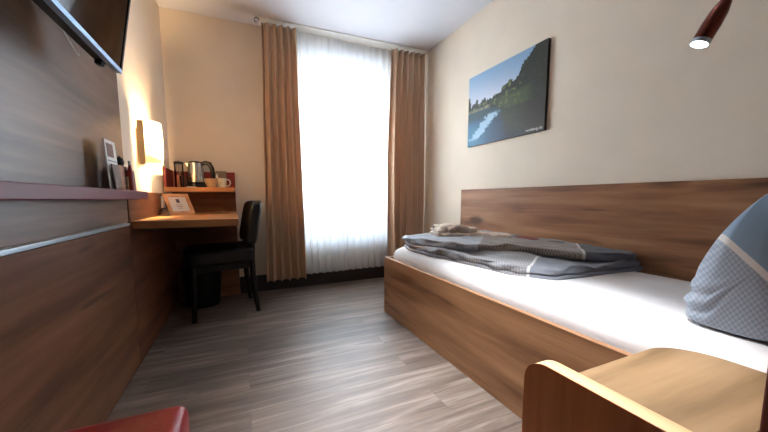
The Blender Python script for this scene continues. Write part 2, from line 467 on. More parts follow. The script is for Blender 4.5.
obj('cable', tube([(-.49, 1.20, 1.47), (-.505, 1.27, 1.442), (-.512, 1.34, 1.425), (-.514, 1.385, 1.408), (-.516, 1.402, 1.412), (-.518, 1.405, 1.425)], .0016, 8), M['white_plastic'], tv)

# ------------------------------------------------------------------ wall lamp
sc = thing('wall_lamp', 'lit wall lamp with curved frosted glass shade above the desk end', 'lamp', (XL, 2.23, 1.06))
obj('wall_plate', box((XL, 2.16, 1.12), (XL+.012, 2.31, 1.32), .003), M['beige_metal'], sc)
obj('side_bracket', box((XL+.014, 2.118, 1.105), (XL+.046, 2.130, 1.36), .003), M['beige_metal'], sc)
def shade(u, v):
    a = PI*u
    return (XL+.035+.072*math.sin(a), 2.255-.100*math.cos(a), 1.118+.252*v)
sh = obj('glass_shade', grid(28, 6, shade), M['shade'], sc, smooth=True)
def shade2(u, v):
    a = PI*u
    return (XL+.030+.066*math.sin(a), 2.245-.088*math.cos(a), 1.055+.11*v)
sh = obj('lower_glass', grid(28, 4, shade2), M['shade'], sc, smooth=True)
obj('arm', tube([(XL+.012, 2.2, 1.22), (XL+.06, 2.16, 1.22), (XL+.095, 2.19, 1.22)], .004, 8), M['steel'], sc)
obj('bulb', lathe([(0, 0), (.016, .006), (.018, .03), (.014, .06), (0, .075)], (XL+.055, 2.23, 1.19), 16), emit('bulb_glow', (1, .72, .42, 1), 25), sc, smooth=True)

# ------------------------------------------------------------------ desk
dk = thing('desk', 'oak desk with slightly slanted front fixed between the two walls', 'desk', (-.29, 2.5, 0))
obj('desk_top', prism([(PX, 1.925), (-.02, 1.87), (-.047, YB), (PX, YB)], .742, .783, .002), M['desk'], dk)
obj('back_panel', box((PX, 2.972, 0), (-.047, YB, .742), .002), M['desk_dark'], dk)
obj('support_rail', box((-.54, 2.02, .724), (-.20, 2.05, .742), .002), M['smoke_plastic'], dk)
obj('support_rail', box((PX, 2.2, .70), (PX+.03, 2.95, .742), .002), M['smoke_plastic'], dk)
obj('cable_ring', tube([(-.29+.028*math.cos(a*PI/8), 2.3, .709+.028*math.sin(a*PI/8)) for a in range(17)], .004, 8), M['black_plastic'], dk)

# shelf unit on the desk
su = thing('desk_shelf', 'small oak shelf with red back and red side, standing on the desk', 'shelf', (-.3, 2.85, .783))
obj('shelf_board', box((PX, 2.70, .958), (-.047, 2.985, .993), .002), M['desk'], su)
obj('red_side', box((PX, 2.70, .993), (PX+.016, 2.985, 1.143), .002), M['red_board'], su)
obj('red_back', box((PX+.016, 2.97, .993), (-.047, 2.985, 1.137), .002), M['red_board'], su)
obj('back_panel', box((PX, 2.955, .783), (-.047, 2.97, .958), .002), M['desk_dark'], su)
obj('rear_batten', box((PX, 2.985, .783), (-.047, YB-.001, .99)), M['desk_dark'], su)

# things on the shelf
ZS = .993
cf = thing('carafe', 'tall slim glass carafe with dark rim beside the kettle', 'carafe', (-.465, 2.84, ZS))
o = obj('glass_body', lathe([(0, .004), (.031, .004), (.033, .03), (.033, .19), (.033, .195), (.030, .195), (.030, .03), (.027, .008), (0, .008)], (-.465, 2.84, ZS)), M['rose_glass'], cf, smooth=True)
obj('lid', lathe([(0, .192), (.036, .192), (.037, .204), (.03, .21), (0, .21)], (-.465, 2.84, ZS)), M['black_plastic'], cf, smooth=True)
obj('plunger', tube([(-.465, 2.84, ZS+.02), (-.465, 2.84, ZS+.225)], .003, 8), M['steel'], cf)
obj('coffee', lathe([(0, .010), (.026, .010), (.029, .03), (.029, .10), (0, .10)], (-.465, 2.84, ZS)), plain('brown_tea', srgb(158, 104, 92), .3), cf, smooth=True)
gl = tag(obj('drinking_glass', lathe([(0, .001), (.022, .001), (.026, .08), (.026, .09), (.024, .09), (.020, .006), (0, .006)], (-.425, 2.78, ZS)), M['rose_glass'], smooth=True, base=(-.425, 2.78, ZS)),
    'small clear drinking glass in front of the steel kettle', 'glass')
kt = thing('electric_kettle', 'brushed steel electric kettle with black handle and black base', 'kettle', (-.345, 2.86, ZS))
kc = (-.345, 2.86, ZS)
obj('power_base', lathe([(0, 0), (.072, 0), (.074, .012), (.068, .022), (0, .022)], kc), M['black_plastic'], kt, smooth=True)
obj('base_ring', lathe([(0, .023), (.066, .023), (.067, .046), (0, .046)], kc), M['black_plastic'], kt, smooth=True)
obj('body', lathe([(0, .046), (.066, .046), (.066, .07), (.062, .14), (.055, .205), (0, .205)], kc, 40), M['steel'], kt, smooth=True)
ld = obj('lid', lathe([(0, .205), (.053, .205), (.052, .213), (.03, .220), (0, .222)], kc), M['black_plastic'], kt, smooth=True)
obj('spout', prism([(-.405, .165+ZS), (-.425, .205+ZS), (-.39, .205+ZS)], 2.845, 2.875, .003, axis='Y'), M['steel'], kt)
obj('handle', tube([(-.30, 2.85, ZS+.200), (-.27, 2.84, ZS+.208), (-.240, 2.835, ZS+.200), (-.222, 2.83, ZS+.165), (-.213, 2.83, ZS+.11), (-.212, 2.83, ZS+.075)],
    [.014, .018, .019, .0185, .017, .012], 14), M['black_plastic'], kt, smooth=True)
obj('handle_hinge', box((-.305, 2.84, ZS+.18), (-.285, 2.865, ZS+.212), .004), M['black_plastic'], kt)
bw = thing('bowl', 'cream ceramic bowl with dark contents between kettle and mug', 'bowl', (-.228, 2.78, ZS))
obj('ceramic', lathe([(0, 0), (.026, 0), (.030, .004), (.046, .040), (.052, .073), (.049, .073), (.042, .040), (.026, .009), (0, .008)], (-.228, 2.78, ZS)), M['cream_bowl'], bw, smooth=True)
obj('tea_bags', lathe([(0, .062), (.030, .067), (.045, .064), (.044, .05), (0, .05)], (-.228, 2.78, ZS)), M['dark_print'], bw, smooth=True)
mg = thing('mug', 'white porcelain mug with ear handle at the open end of the shelf', 'mug', (-.145, 2.79, ZS))
obj('cup', lathe([(0, 0), (.026, 0), (.030, .006), (.034, .05), (.036, .078), (.033, .078), (.030, .05), (.026, .010), (0, .008)], (-.145, 2.79, ZS)), M['porcelain'], mg, smooth=True)
obj('handle', tube([(-.112, 2.785, ZS+.066), (-.095, 2.78, ZS+.068), (-.083, 2.778, ZS+.055), (-.081, 2.778, ZS+.036), (-.09, 2.78, ZS+.018), (-.113, 2.785, ZS+.014)], .005, 10), M['porcelain'], mg, smooth=True)
obj('tea_tag', prism([(-.19, ZS+.08), (-.175, ZS+.08), (-.178, ZS+.115), (-.186, ZS+.115)], 2.788, 2.791, axis='Y'), M['paper'], mg)
tag(obj('tea_box', box((-.205, 2.935, ZS), (-.118, 2.968, ZS+.150), .003), plain('grey_card', srgb(126, 112, 96), .6)),
    'grey upright box against the red back, behind the mug', 'box')
tag(obj('sugar_sachet', box((-.40, 2.72, ZS), (-.335, 2.755, ZS+.006), .002), M['paper']),
    'flat white sachet lying at the front of the shelf by the kettle', 'sachet')

# photo frame on the desk
fr = thing('photo_frame', 'pale wooden picture frame leaning back on the desk with a printed card', 'picture frame', (-.40, 2.63, .783))
dv = Vector((.80, .60, 0)).normalized(); lean = Vector((-.055, .045, .158)); W_, Hh = .185, lean.length
uu = lean.normalized(); nn = dv.cross(uu).normalized()
B0 = Vector((-.490, 2.56, .784))
def fpt(a, c, n=0): return B0 + dv*a + uu*c + nn*n
def fbox(a0, a1, c0, c1, n0, n1):
    t = bmesh.new(); vs = [t.verts.new(fpt(a, c, n)) for n in (n0, n1) for a, c in ((a0, c0), (a1, c0), (a1, c1), (a0, c1))]
    for f in ((0, 1, 2, 3), (7, 6, 5, 4), (0, 4, 5, 1), (1, 5, 6, 2), (2, 6, 7, 3), (3, 7, 4, 0)): t.faces.new([vs[i] for i in f])
    return t
fw = .026
b = fbox(0, W_, 0, fw, -.014, .0); merge(b, fbox(0, W_, Hh-fw, Hh, -.014, 0)); merge(b, fbox(0, fw, fw, Hh-fw, -.014, 0)); merge(b, fbox(W_-fw, W_, fw, Hh-fw, -.014, 0))
obj('frame', b, M['frame_wood'], fr)
pg = obj('card', fbox(fw, W_-fw, fw, Hh-fw, -.010, -.006), M['paper'], fr)
obj('printed_emblem', fbox(.080, .105, .098, .130, -.006, -.0055), M['grey_print'], pg)
for q in range(3):
    obj('printed_line', fbox(.066+.006*q, .122-.006*q, .080-.014*q, .083-.014*q, -.006, -.0055), M['grey_print'], pg)
obj('easel_leg', tube([tuple(fpt(.09, .10, -.014)), (-.46, 2.70, .785)], .004, 6), M['frame_wood'], fr)

tc = tag(obj('tent_card', prism([(-.545, .783), (-.478, .783), (-.512, .833)], 2.47, 2.53, .001, axis='Y'), plain('grey_card_glossy', srgb(120, 108, 104), .35)),
    'small grey folded tent card on the desk near the wall', 'card')

so = thing('wall_socket', 'white wall socket on the oak panel just above the desk', 'socket', (PX, 2.61, .835))
obj('cover_plate', box((PX, 2.565, .835), (PX+.010, 2.655, .922), .003), M['white_plastic'], so)
obj('socket_insert', lathe([(0, 0), (.024, 0), (.024, .004), (.020, .006), (0, .006)], (0, 0, 0), 20), M['white_plastic'], so, local=True, smooth=True)
so.children[-1].rotation_euler = (0, PI/2, 0); so.children[-1].location = (.010, 0, .044)

# ------------------------------------------------------------------ ledge items
ZL = .940
hd = thing('leaflet_holder', 'clear acrylic leaflet holder at the near end of the items on the ledge', 'leaflet holder', (-.50, 1.55, ZL))
b = box((-.508, 1.495, ZL), (-.461, 1.622, ZL+.003)); box((-.463, 1.495, ZL+.003), (-.461, 1.622, ZL+.10), bm=b); box((-.510, 1.495, ZL+.003), (-.508, 1.622, ZL+.19), bm=b)
obj('tray', b, M['acrylic'], hd)
lf = thing('leaflet', 'white leaflet with brown square picture standing in the clear holder', 'leaflet', (-.51, 1.55, ZL+.004))
def slant(a, b_, ang=-3, piv=(-.491, 0, ZL+.004)):
    return rot_bm(box(a, b_), Matrix.Translation(piv) @ Matrix.Rotation(math.radians(ang), 4, 'Y') @ Matrix.Translation([-q for q in piv]))
obj('sheet', slant((-.493, 1.502, ZL+.004), (-.489, 1.612, ZL+.204)), M['paper'], lf)
obj('printed_photo', slant((-.489, 1.518, ZL+.135), (-.4882, 1.582, ZL+.190)), M['brown_print'], lf)
obj('printed_line', slant((-.489, 1.515, ZL+.118), (-.4882, 1.605, ZL+.121)), M['grey_print'], lf)
tag(obj('leaflet', slant((-.479, 1.515, ZL+.004), (-.474, 1.590, ZL+.105), -5, (-.476, 0, ZL+.004)), M['dark_print']),
    'dark printed leaflet in front of the white one in the clear holder', 'leaflet')
tag(obj('booklet', slant((-.500, 1.632, ZL+.001), (-.490, 1.722, ZL+.112), -3, (-.495, 0, ZL)), M['copper_paper']),
    'copper coloured booklet standing beside the clear holder on the ledge', 'booklet')
bl = thing('bell_figure', 'small black rounded object peeking up behind the copper booklet', 'ornament', (-.527, 1.69, ZL))
obj('body', lathe([(0, 0), (.018, 0), (.018, .10), (.016, .11), (0, .11)], (-.524, 1.735, ZL), 20), M['black_plastic'], bl, smooth=True)
obj('round_top', lathe([(0, .11), (.012, .115), (.018, .132), (.014, .152), (0, .165)], (-.524, 1.735, ZL), 20), M['black_plastic'], bl, smooth=True)
pn = thing('bottle', 'slim dark red bottle standing on the burgundy ledge next to the booklet', 'bottle', (-.495, 1.745, ZL))
obj('body', lathe([(0, 0), (.010, 0), (.011, .01), (.011, .085), (.007, .11), (.005, .125), (0, .125)], (-.490, 1.748, ZL), 20), M['red_board'], pn, smooth=True)
obj('cap', lathe([(0, .125), (.006, .125), (.006, .142), (0, .144)], (-.490, 1.748, ZL), 16), M['steel'], pn, smooth=True)
tag(obj('card_pack', slant((-.512, 1.785, ZL+.001), (-.496, 1.848, ZL+.102), -3, (-.505, 0, ZL)), plain('mauve_card', srgb(120, 66, 72), .5, var=.25, scale=50)),
    'mauve card pack standing at the far end of the ledge', 'card pack')

# ------------------------------------------------------------------ chair (faces -x locally)
ch = thing('dining_chair', 'black leather padded chair with black wooden legs pulled up to the desk', 'chair', (.053, 2.64, 0), math.radians(8))
def rbox(cx, cy, cz, sx, sy, sz, n=10, p=4.5, warp=None):
    """rounded cushion: superellipsoid"""
    t = bmesh.new(); bmesh.ops.create_cube(t, size=2)
    bmesh.ops.subdivide_edges(t, edges=list(t.edges), cuts=n, use_grid_fill=True)
    for v in t.verts:
        c = v.co; k = (abs(c.x)**p+abs(c.y)**p+abs(c.z)**p)**(1/p)
        q = c/k
        v.co = Vector((cx+q.x*sx/2, cy+q.y*sy/2, cz+q.z*sz/2))
        if warp: v.co = Vector(warp(v.co))
    return t
def seatwarp(c):
    x, y, z = c
    k = 1-.10*(x+.22)/.45*1.0
    return (x, y*k, z + .012*(1-(y/.22)**2)*(1 if z > .45 else 0))
obj('seat', rbox(-.235, 0, .465, .50, .45, .125, 10, 7, seatwarp), M['black_leather'], ch, local=True, smooth=True, sharp=80)
b = box((-.40, -.185, .36), (-.02, -.16, .43)); box((-.40, .16, .36), (-.02, .185, .43), bm=b); box((-.42, -.17, .36), (-.40, .17, .43), bm=b); box((-.02, -.17, .36), (0, .17, .43), bm=b)
obj('apron', b, M['black_wood'], ch, local=True)
def backwarp(c):
    x, y, z = c
    s = (z-.53)/.35
    yy = y*(1-.06*s)
    return (x + .06*s + .030*(1-(y/.21)**2), yy, z - .008*(y/.21)**2*(1 if z > .8 else 0))
obj('backrest', rbox(-.030, 0, .712, .085, .44, .345, 12, 8, backwarp), M['black_leather'], ch, local=True, smooth=True, sharp=80)
for s in (-1, 1):
    obj('leg', tube([(-.425, s*.185, .42), (-.43, s*.187, .2), (-.437, s*.188, 0)], [.025, .022, .016], 12), M['black_wood'], ch, local=True, smooth=True)
    obj('leg', tube([(.014, s*.178, 0), (-.006, s*.178, .15), (-.018, s*.175, .32), (-.018, s*.172, .45), (-.010, s*.168, .58), (.012, s*.16, .68)], [.017, .021, .024, .024, .020, .014], 12), M['black_wood'], ch, local=True, smooth=True)

wb = thing('waste_bin', 'round black waste bin on the floor under the desk, behind the chair', 'bin', (-.335, 2.815, 0))
obj('bin_body', lathe([(0, 0), (.125, 0), (.13, .01), (.15, .29), (.153, .29), (.153, .30), (.143, .30), (.122, .015), (0, .015)], (-.335, 2.815, 0), 40), M['black_plastic'], wb, smooth=True)

# ------------------------------------------------------------------ curtains
rl = thing('curtain_rail', 'white curtain rail on the ceiling above the window', 'curtain rail', (1.05, 2.88, ZC-.025))
obj('track', box((.205, 2.835, ZC-.009), (1.925, 2.965, ZC), .001), M['white_plastic'], rl)
obj('return_curve', tube([(.205, 2.86, ZC-.02)]+[(.205-.045*math.sin(a*PI/8), 2.9-.04*math.cos(a*PI/8), ZC-.02) for a in range(9)], .007, 8), M['white_plastic'], rl)
obj('end_stop', tube([(.185+.02*math.cos(a*PI/6), 2.84, ZC-.035+.02*math.sin(a*PI/6)) for a in range(10)], .003, 6), M['smoke_plastic'], rl)

def curtain(name, x0t, x1t, x0b, x1b, y, z0, z1, folds, amp_t, amp_b, mat, label, cat, seed, mid=None, th=.003, nh=None):
    rnd = random.Random(seed)
    N = folds*14
    ph = [rnd.uniform(-.6, .6) for _ in range(folds+2)]; am = [rnd.uniform(.65, 1.15) for _ in range(folds+2)]
    def fn(u, v):
        k = u*folds; i = int(min(k, folds-1e-6)); fr_ = k-i
        a = am[i]*(1-fr_)+am[i+1]*fr_; p = ph[i]*(1-fr_)+ph[i+1]*fr_
        s = v  # 0 top .. 1 bottom
        e0 = x0t+(x0b-x0t)*s; e1 = x1t+(x1b-x1t)*s
        if mid:
            e0 += mid[0]*math.sin(PI*s)**1; e1 += mid[1]*math.sin(PI*s)
        amp = amp_t+(amp_b-amp_t)*min(1, s*2.2)
        w = math.sin(2*PI*k + p*s)
        x = e0+(e1-e0)*u + .25*amp*math.sin(4*PI*k+p)*min(1, s*3)
        yy = y + amp*a*(w + .22*math.sin(2*PI*k*2.1+p*3)*s)
        z = z1+(z0-z1)*s
        return (x, yy, z)
    r = thing(name, label, cat, ((x0b+x1b)/2, y, z0))
    c = obj('cloth', grid(N, 36, fn), mat, r, smooth=True, sharp=170)
    if th: solidify(c, th)
    for i in range(folds):
        u = (i+.25)/folds; p = fn(u, 0)
        obj('curtain_hook', box((p[0]-.006, p[1]-.009, z1-.012), (p[0]+.006, p[1]-.005, z1+.012), .001), M['white_plastic'], r)
    return r, fn
curtain('curtain', .225, .525, .195, .565, 2.858, .125, 2.422, 5, .024, .046, M['drape'], 'tan curtain hanging at the desk side of the window', 'curtain', 3, th=.003)
curtain('curtain', 1.500, 1.895, 1.470, 1.895, 2.858, .125, 2.422, 6, .024, .044, M['drape'], 'tan curtain hanging in the corner beyond the bed foot', 'curtain', 5, mid=(-.03, 0), th=.003)
curtain('sheer_curtain', .50, .985, .50, .99, 2.940, .135, 2.448, 7, .012, .026, M['sheer'], 'white sheer curtain half nearer to the desk', 'sheer curtain', 9, th=0)
curtain('sheer_curtain', .965, 1.56, .965, 1.56, 2.950, .135, 2.448, 8, .012, .026, M['sheer'], 'white sheer curtain half nearer to the bed', 'sheer curtain', 12, th=0)

# ------------------------------------------------------------------ bed
bd = thing('bed', 'single bed with oak side board under the white mattress', 'bed', (1.46, 1.1, 0))
obj('side_board', box((1.020, .185, 0), (1.045, 2.065, .440), .0015), M['bedwood'], bd)
obj('foot_board', box((1.045, 2.040, 0), (1.900, 2.065, .440), .0015), M['bedwood'], bd)
obj('side_board', box((1.880, .185, 0), (1.900, 2.040, .40), .0015), M['bedwood'], bd)
obj('slat_base', box((1.045, .19, .20), (1.88, 2.04, .24)), M['desk_dark'], bd)
mt = thing('mattress', 'mattress under a white fitted sheet lying in the oak bed', 'mattress', (1.47, 1.1, .24))
def matt():
    def w_(c):
        x, y, z = c
        return (x, y, z + (.004*noise.noise(Vector((x*3, y*2, 1))) if z > .45 else 0))
    t = bmesh.new(); bmesh.ops.create_cube(t, size=2)
    bmesh.ops.subdivide_edges(t, edges=list(t.edges), cuts=24, use_grid_fill=True)
    cx, cy, cz, sx, sy, sz, r = 1.469, 1.112, .3825, .41, .925, .1425, .075
    for v in t.verts:
        p = [v.co.x*sx, v.co.y*sy, v.co.z*sz]; q = [max(-s+r, min(s-r, a)) for a, s in zip(p, (sx, sy, sz))]
        dd = Vector([a-b_ for a, b_ in zip(p, q)])
        # push cube surface onto the rounded box
        if dd.length > 0: dd = dd.normalized()*r
        # remap interior coords so that the inner part is evenly spread
        v.co = Vector(w_((cx+q[0]+dd.x, cy+q[1]+dd.y, cz+q[2]+dd.z)))
    return t
obj('sheet_covered_body', matt(), M['sheet'], mt, smooth=True, sharp=80)

hb = tag(obj('headboard', box((1.905, .20, .002), (XR-.001, 2.245, .967), .002), M['headboard']),
    'long oak board fixed to the cream wall along the bed', 'headboard')
tag(obj('head_panel', box((.737, .118, .002), (1.90, .173, .70), .003), plain('dark_red_laminate', srgb(84, 22, 20), .4)),
    'dark red upright panel at the head of the bed behind the bedside table', 'panel')

# ------------------------------------------------------------------ duvet (folded)
def soft_slab(poly, z0, z1, rnd_=.02, nw=.006, freq=6, seed=0, nring=26, per=220, sm=.02, tilt=None):
    # resample outline
    P = [Vector((p[0], p[1])) for p in poly]; L = [(P[i]-P[(i+1) % len(P)]).length for i in range(len(P))]; tot = sum(L)
    out = []
    for k in range(per):
        d_ = tot*k/per; i = 0
        while d_ > L[i]: d_ -= L[i]; i += 1
        out.append(P[i].lerp(P[(i+1) % len(P)], d_/L[i]))
    win = max(1, int(sm/tot*per))
    sm_o = []
    for k in range(per):
        v = Vector((0, 0))
        for j in range(-win, win+1): v += out[(k+j) % per]
        sm_o.append(v/(2*win+1))
    c = sum(sm_o, Vector((0, 0)))/per
    t = bmesh.new(); rings = []
    h = (z1-z0)
    # profile: (inset from the outline, height fraction)
    prof = [(rnd_, 0)]
    for a in range(1, 8):
        th = -PI/2 + PI*a/8
        prof.append((rnd_*(1-math.cos(th)), .5+.5*math.sin(th)))
    prof.append((rnd_, 1))
    def pt(k, inset, hf):
        o_ = sm_o[k]; dd = (c-o_); dl = dd.length; p = o_+dd*min(1, inset/dl)
        nz = nw*noise.noise(Vector((p.x*freq, p.y*freq*.6, seed))) + nw*.5*noise.noise(Vector((p.x*freq*2.3, p.y*freq*1.7, seed+5)))
        ed = .5*nw*noise.noise(Vector((p.x*freq*2, p.y*freq*2, seed+9+hf*2)))
        z = z0+h*hf + nz*hf*1.4
        if tilt: z += tilt(p.x, p.y)*hf
        return (p.x+ed*4*(inset < rnd_*1.01), p.y+ed*2*(inset < rnd_*1.01), z)
    bot = t.verts.new((c.x, c.y, z0))
    for ins, hf in prof: rings.append([t.verts.new(pt(k, ins, hf)) for k in range(per)])
    for j in range(1, nring):
        f = j/nring
        row = []
        for k in range(per):
            dl = (c-sm_o[k]).length
            row.append(t.verts.new(pt(k, rnd_+(dl-rnd_)*f, 1)))
        rings.append(row)
    cz = pt(0, 99, 1); top = t.verts.new((c.x, c.y, cz[2]))
    for k in range(per):
        t.faces.new((bot, rings[0][(k+1) % per], rings[0][k]))
        t.faces.new((rings[-1][k], rings[-1][(k+1) % per], top))
    for a, b_ in zip(rings, rings[1:]):
        for k in range(per): t.faces.new((a[k], a[(k+1) % per], b_[(k+1) % per], b_[k]))
    return t
dv_ = thing('duvet', 'folded grey checked duvet with white stripes on the mattress', 'duvet', (0, 0, .52))
low = [(1.155, 2.0), (1.10, 1.85), (1.10, 1.6), (1.155, 1.28), (1.18, 1.04), (1.285, .885), (1.6, .862), (1.893, .845), (1.893, 2.02), (1.3, 2.03)]
up = [(1.12, 1.97), (1.10, 1.87), (1.175, 1.53), (1.36, 1.30), (1.50, 1.17), (1.64, 1.00), (1.69, .880), (1.82, .855), (1.893, .88), (1.893, 2.01), (1.3, 2.02)]
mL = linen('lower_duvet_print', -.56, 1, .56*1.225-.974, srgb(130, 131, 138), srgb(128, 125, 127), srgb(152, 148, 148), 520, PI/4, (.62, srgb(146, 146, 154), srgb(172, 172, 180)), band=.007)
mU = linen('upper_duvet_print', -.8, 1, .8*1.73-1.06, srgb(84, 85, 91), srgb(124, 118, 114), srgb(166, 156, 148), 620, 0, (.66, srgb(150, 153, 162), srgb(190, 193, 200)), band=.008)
lowb = [(p[0]+(.01 if p[0] < 1.5 else 0), p[1]) for p in low]
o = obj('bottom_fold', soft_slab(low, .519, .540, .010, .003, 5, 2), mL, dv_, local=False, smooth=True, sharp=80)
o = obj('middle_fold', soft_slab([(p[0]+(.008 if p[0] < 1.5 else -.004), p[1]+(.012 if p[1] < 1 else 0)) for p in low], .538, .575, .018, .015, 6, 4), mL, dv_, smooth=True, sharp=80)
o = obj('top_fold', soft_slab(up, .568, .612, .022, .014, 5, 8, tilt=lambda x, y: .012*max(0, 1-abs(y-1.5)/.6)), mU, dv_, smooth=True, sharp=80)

# towels and small packets on the duvet
tw = thing('folded_towel', 'beige folded towel tied with a white ribbon on top of the duvet', 'towel', (1.55, 1.85, .615))
obj('lower_layer', soft_slab([(1.30, 1.78), (1.42, 1.68), (1.62, 1.60), (1.70, 1.66), (1.70, 1.80), (1.50, 1.96), (1.36, 1.96)], .612, .642, .014, .010, 14, 3, 14, 120), M['towel'], tw, smooth=True, sharp=80)
obj('upper_layer', soft_slab([(1.34, 1.80), (1.46, 1.69), (1.58, 1.68), (1.66, 1.76), (1.56, 1.94), (1.38, 1.95)], .638, .680, .024, .016, 11, 6, 14, 120, tilt=lambda x, y: .018*math.exp(-((x-1.44)/.07)**2)), M['towel'], tw, smooth=True, sharp=80)
rb = obj('ribbon', tube([(1.335, 1.87, .628), (1.325, 1.83, .648), (1.345, 1.80, .652), (1.38, 1.78, .650)], .004, 6), M['ribbon'], tw)
for s, a in ((1, .03), (-1, -.02)):
    obj('bow_loop', tube([(1.325, 1.83, .650), (1.30+a*.3, 1.85+.02*s, .672), (1.29+a*.5, 1.83+.03*s, .668), (1.30, 1.81, .655), (1.325, 1.83, .650)], .003, 6), M['ribbon'], rb)
tag(obj('folded_towel', soft_slab([(1.56, 1.56), (1.72, 1.50), (1.76, 1.58), (1.74, 1.68), (1.62, 1.66)], .614, .640, .013, .006, 14, 9, 12, 100), M['towel']),
    'small rolled beige cloth lying just before the tied towel on the duvet', 'towel')
tag(obj('red_packet', box((1.76, 1.37, .612), (1.85, 1.52, .622), .003), M['red_board']),
    'flat dark red packet on the duvet against the oak board', 'packet')
tag(obj('black_packet', box((1.77, 1.22, .610), (1.84, 1.30, .619), .003), M['black_plastic']),
    'flat black packet on the duvet nearer to the pillow than the red one', 'packet')

# ------------------------------------------------------------------ pillow
def pillow():
    # cross-section (y, z) swept along x with blunt rounded ends
    sec = [(.29, .523), (.37, .520), (.435, .526), (.457, .56), (.452, .62), (.436, .70), (.408, .78), (.364, .855), (.303, .92), (.245, .948), (.208, .93), (.194, .86), (.190, .78), (.194, .68), (.21, .58), (.245, .535)]
    n = len(sec); S = []
    def cr(a, b_, c, d_, t_):
        return .5*((2*b_)+(-a+c)*t_+(2*a-5*b_+4*c-d_)*t_*t_+(-a+3*b_-3*c+d_)*t_**3)
    per = 6
    for i in range(n):
        q = [sec[(i+j-1) % n] for j in range(4)]
        for k in range(per):
            t_ = k/per; S.append((cr(*[p_[0] for p_ in q], t_), cr(*[p_[1] for p_ in q], t_)))
    m = len(S); t = bmesh.new(); uvl = t.loops.layers.uv.new('UVMap')
    x0, x1, cr_ = 1.190, 1.83, .11
    xs = []
    for k in range(0, 15): th = PI/2*k/14; xs.append((x0+cr_*(1-math.cos(th)), math.sin(th)))
    for k in range(1, 30): xs.append((x0+cr_+(x1-x0-2*cr_)*k/30, 1))
    for k in range(0, 15): th = PI/2*(1-k/14); xs.append((x1-cr_*(1-math.cos(th)), math.sin(th)))
    rings = []
    for x, k in xs:
        row = []
        cy, cz = .325, .70
        for (y, z) in S:
            kk = .50+.50*k if k < 1 else 1
            yy = cy+(y-cy)*kk; zz = cz+(z-cz)*(.88+.12*k)
            if zz < .52: zz = .52
            # folds near the bottom, soft dents elsewhere
            dy = Vector((yy-cy, zz-cz)).normalized()
            f = .007*math.exp(-((zz-.60)/.05)**2)*math.sin(zz*130+14*yy+5*x)+.010*noise.noise(Vector((x*6, yy*6, zz*6)))
            row.append(t.verts.new((x-f*.8*(x < 1.25), yy+dy.x*f, max(.5195, zz+dy.y*f*.3))))
        rings.append(row)
    for a_, b_ in zip(rings, rings[1:]):
        for k in range(m): t.faces.new((a_[k], a_[(k+1) % m], b_[(k+1) % m], b_[k]))
    for row in (rings[0], rings[-1]):
        c = t.verts.new(sum((v.co for v in row), Vector())/m)
        for k in range(m): t.faces.new((row[k], row[(k+1) % m], c))
    for f in t.faces:
        for l in f.loops: l[uvl].uv = (.8*l.vert.co.x-1.6*l.vert.co.y, l.vert.co.z)
    return t
pm = linen('pillow_print', -.7, -1, 1.036, srgb(128, 148, 168), srgb(136, 144, 156), srgb(158, 165, 176), 520, PI/4, None, 'UV', .011)
pw = thing('pillow', 'plump blue grey pillow with diamond pattern and white stripe at the bed head', 'pillow', (1.5, .36, .52))
obj('pillowcase', pillow(), pm, pw, smooth=True, sharp=80)

# ------------------------------------------------------------------ bedside table
ns = thing('bedside_table', 'oak bedside table with rounded side panel in the foreground', 'bedside table', (.8, .3, 0))
def arc(cx, cy, r, a0, a1, n=10): return [(cx+r*math.cos(math.radians(a0+(a1-a0)*i/n)), cy+r*math.sin(math.radians(a0+(a1-a0)*i/n))) for i in range(n+1)]
obj('side_panel', prism([(.1745, 0), (.474, 0)]+arc(.420, .479, .054, 0, 90)+[(.1745, .533)], .600, .602, axis='X'), M['night_side'], ns)
obj('edged_core', prism([(.1745, 0), (.474, 0)]+arc(.420, .479, .054, 0, 90)+[(.1745, .533)], .602, .640, .0015, axis='X'), M['edge'], ns)
obj('table_top', prism([(.640, .1745), (1.005, .1745)]+arc(.905, .285, .10, 0, 90)+[(.640, .385)], .506, .529, .0015), M['night_top'], ns)
obj('cabinet_body', box((.640, .1745, 0), (.985, .36, .506), .002), M['bedwood'], ns)

# ------------------------------------------------------------------ reading lamp
rd = thing('reading_lamp', 'lit red and chrome reading spotlight on a thin arm over the bed', 'lamp', (1.10, .14, .70))
A = Vector((.885, .338, 1.210)); B_ = Vector((.913, .312, 1.296)); ax = (B_-A).normalized(); Ln = (B_-A).length
def along(prof, n=28, base=A, d=None):
    t = lathe(prof, (0, 0, 0), n)
    q = Vector((0, 0, 1)).rotation_difference(d or ax).to_matrix().to_4x4()
    return rot_bm(t, Matrix.Translation(base) @ q)
obj('spot_head', along([(.0140, 0), (.0146, .004), (.0150, .035), (.0135, .060), (.009, .082), (.005, .090), (0, .092), (0, .085), (.011, .05), (.0135, .012), (.0140, 0)]),
    plain('copper_red_metal', srgb(120, 58, 44), .25, .8), rd, smooth=True, sharp=60)
obj('chrome_ring', along([(.0132, -.003), (.0152, -.003), (.0152, .005), (.0132, .005), (.0132, -.003)]), M['alu'], rd, smooth=True)
obj('lens', along([(0, .001), (.0132, .001), (.0132, .004), (0, .004)]), emit('led_lens', (1, .97, .92, 1), 40), rd)
obj('arm', tube([A+ax*.085, A+ax*.15, (.97, .27, 1.40), (1.03, .22, 1.40), (1.08, .17, 1.30), (1.10, .14, 1.1), (1.10, .14, .712)], .004, 10), M['alu'], rd, smooth=True)
obj('foot', lathe([(0, 0), (.028, 0), (.028, .008), (.01, .014), (0, .014)], (1.10, .14, .701)), M['alu'], rd, smooth=True)

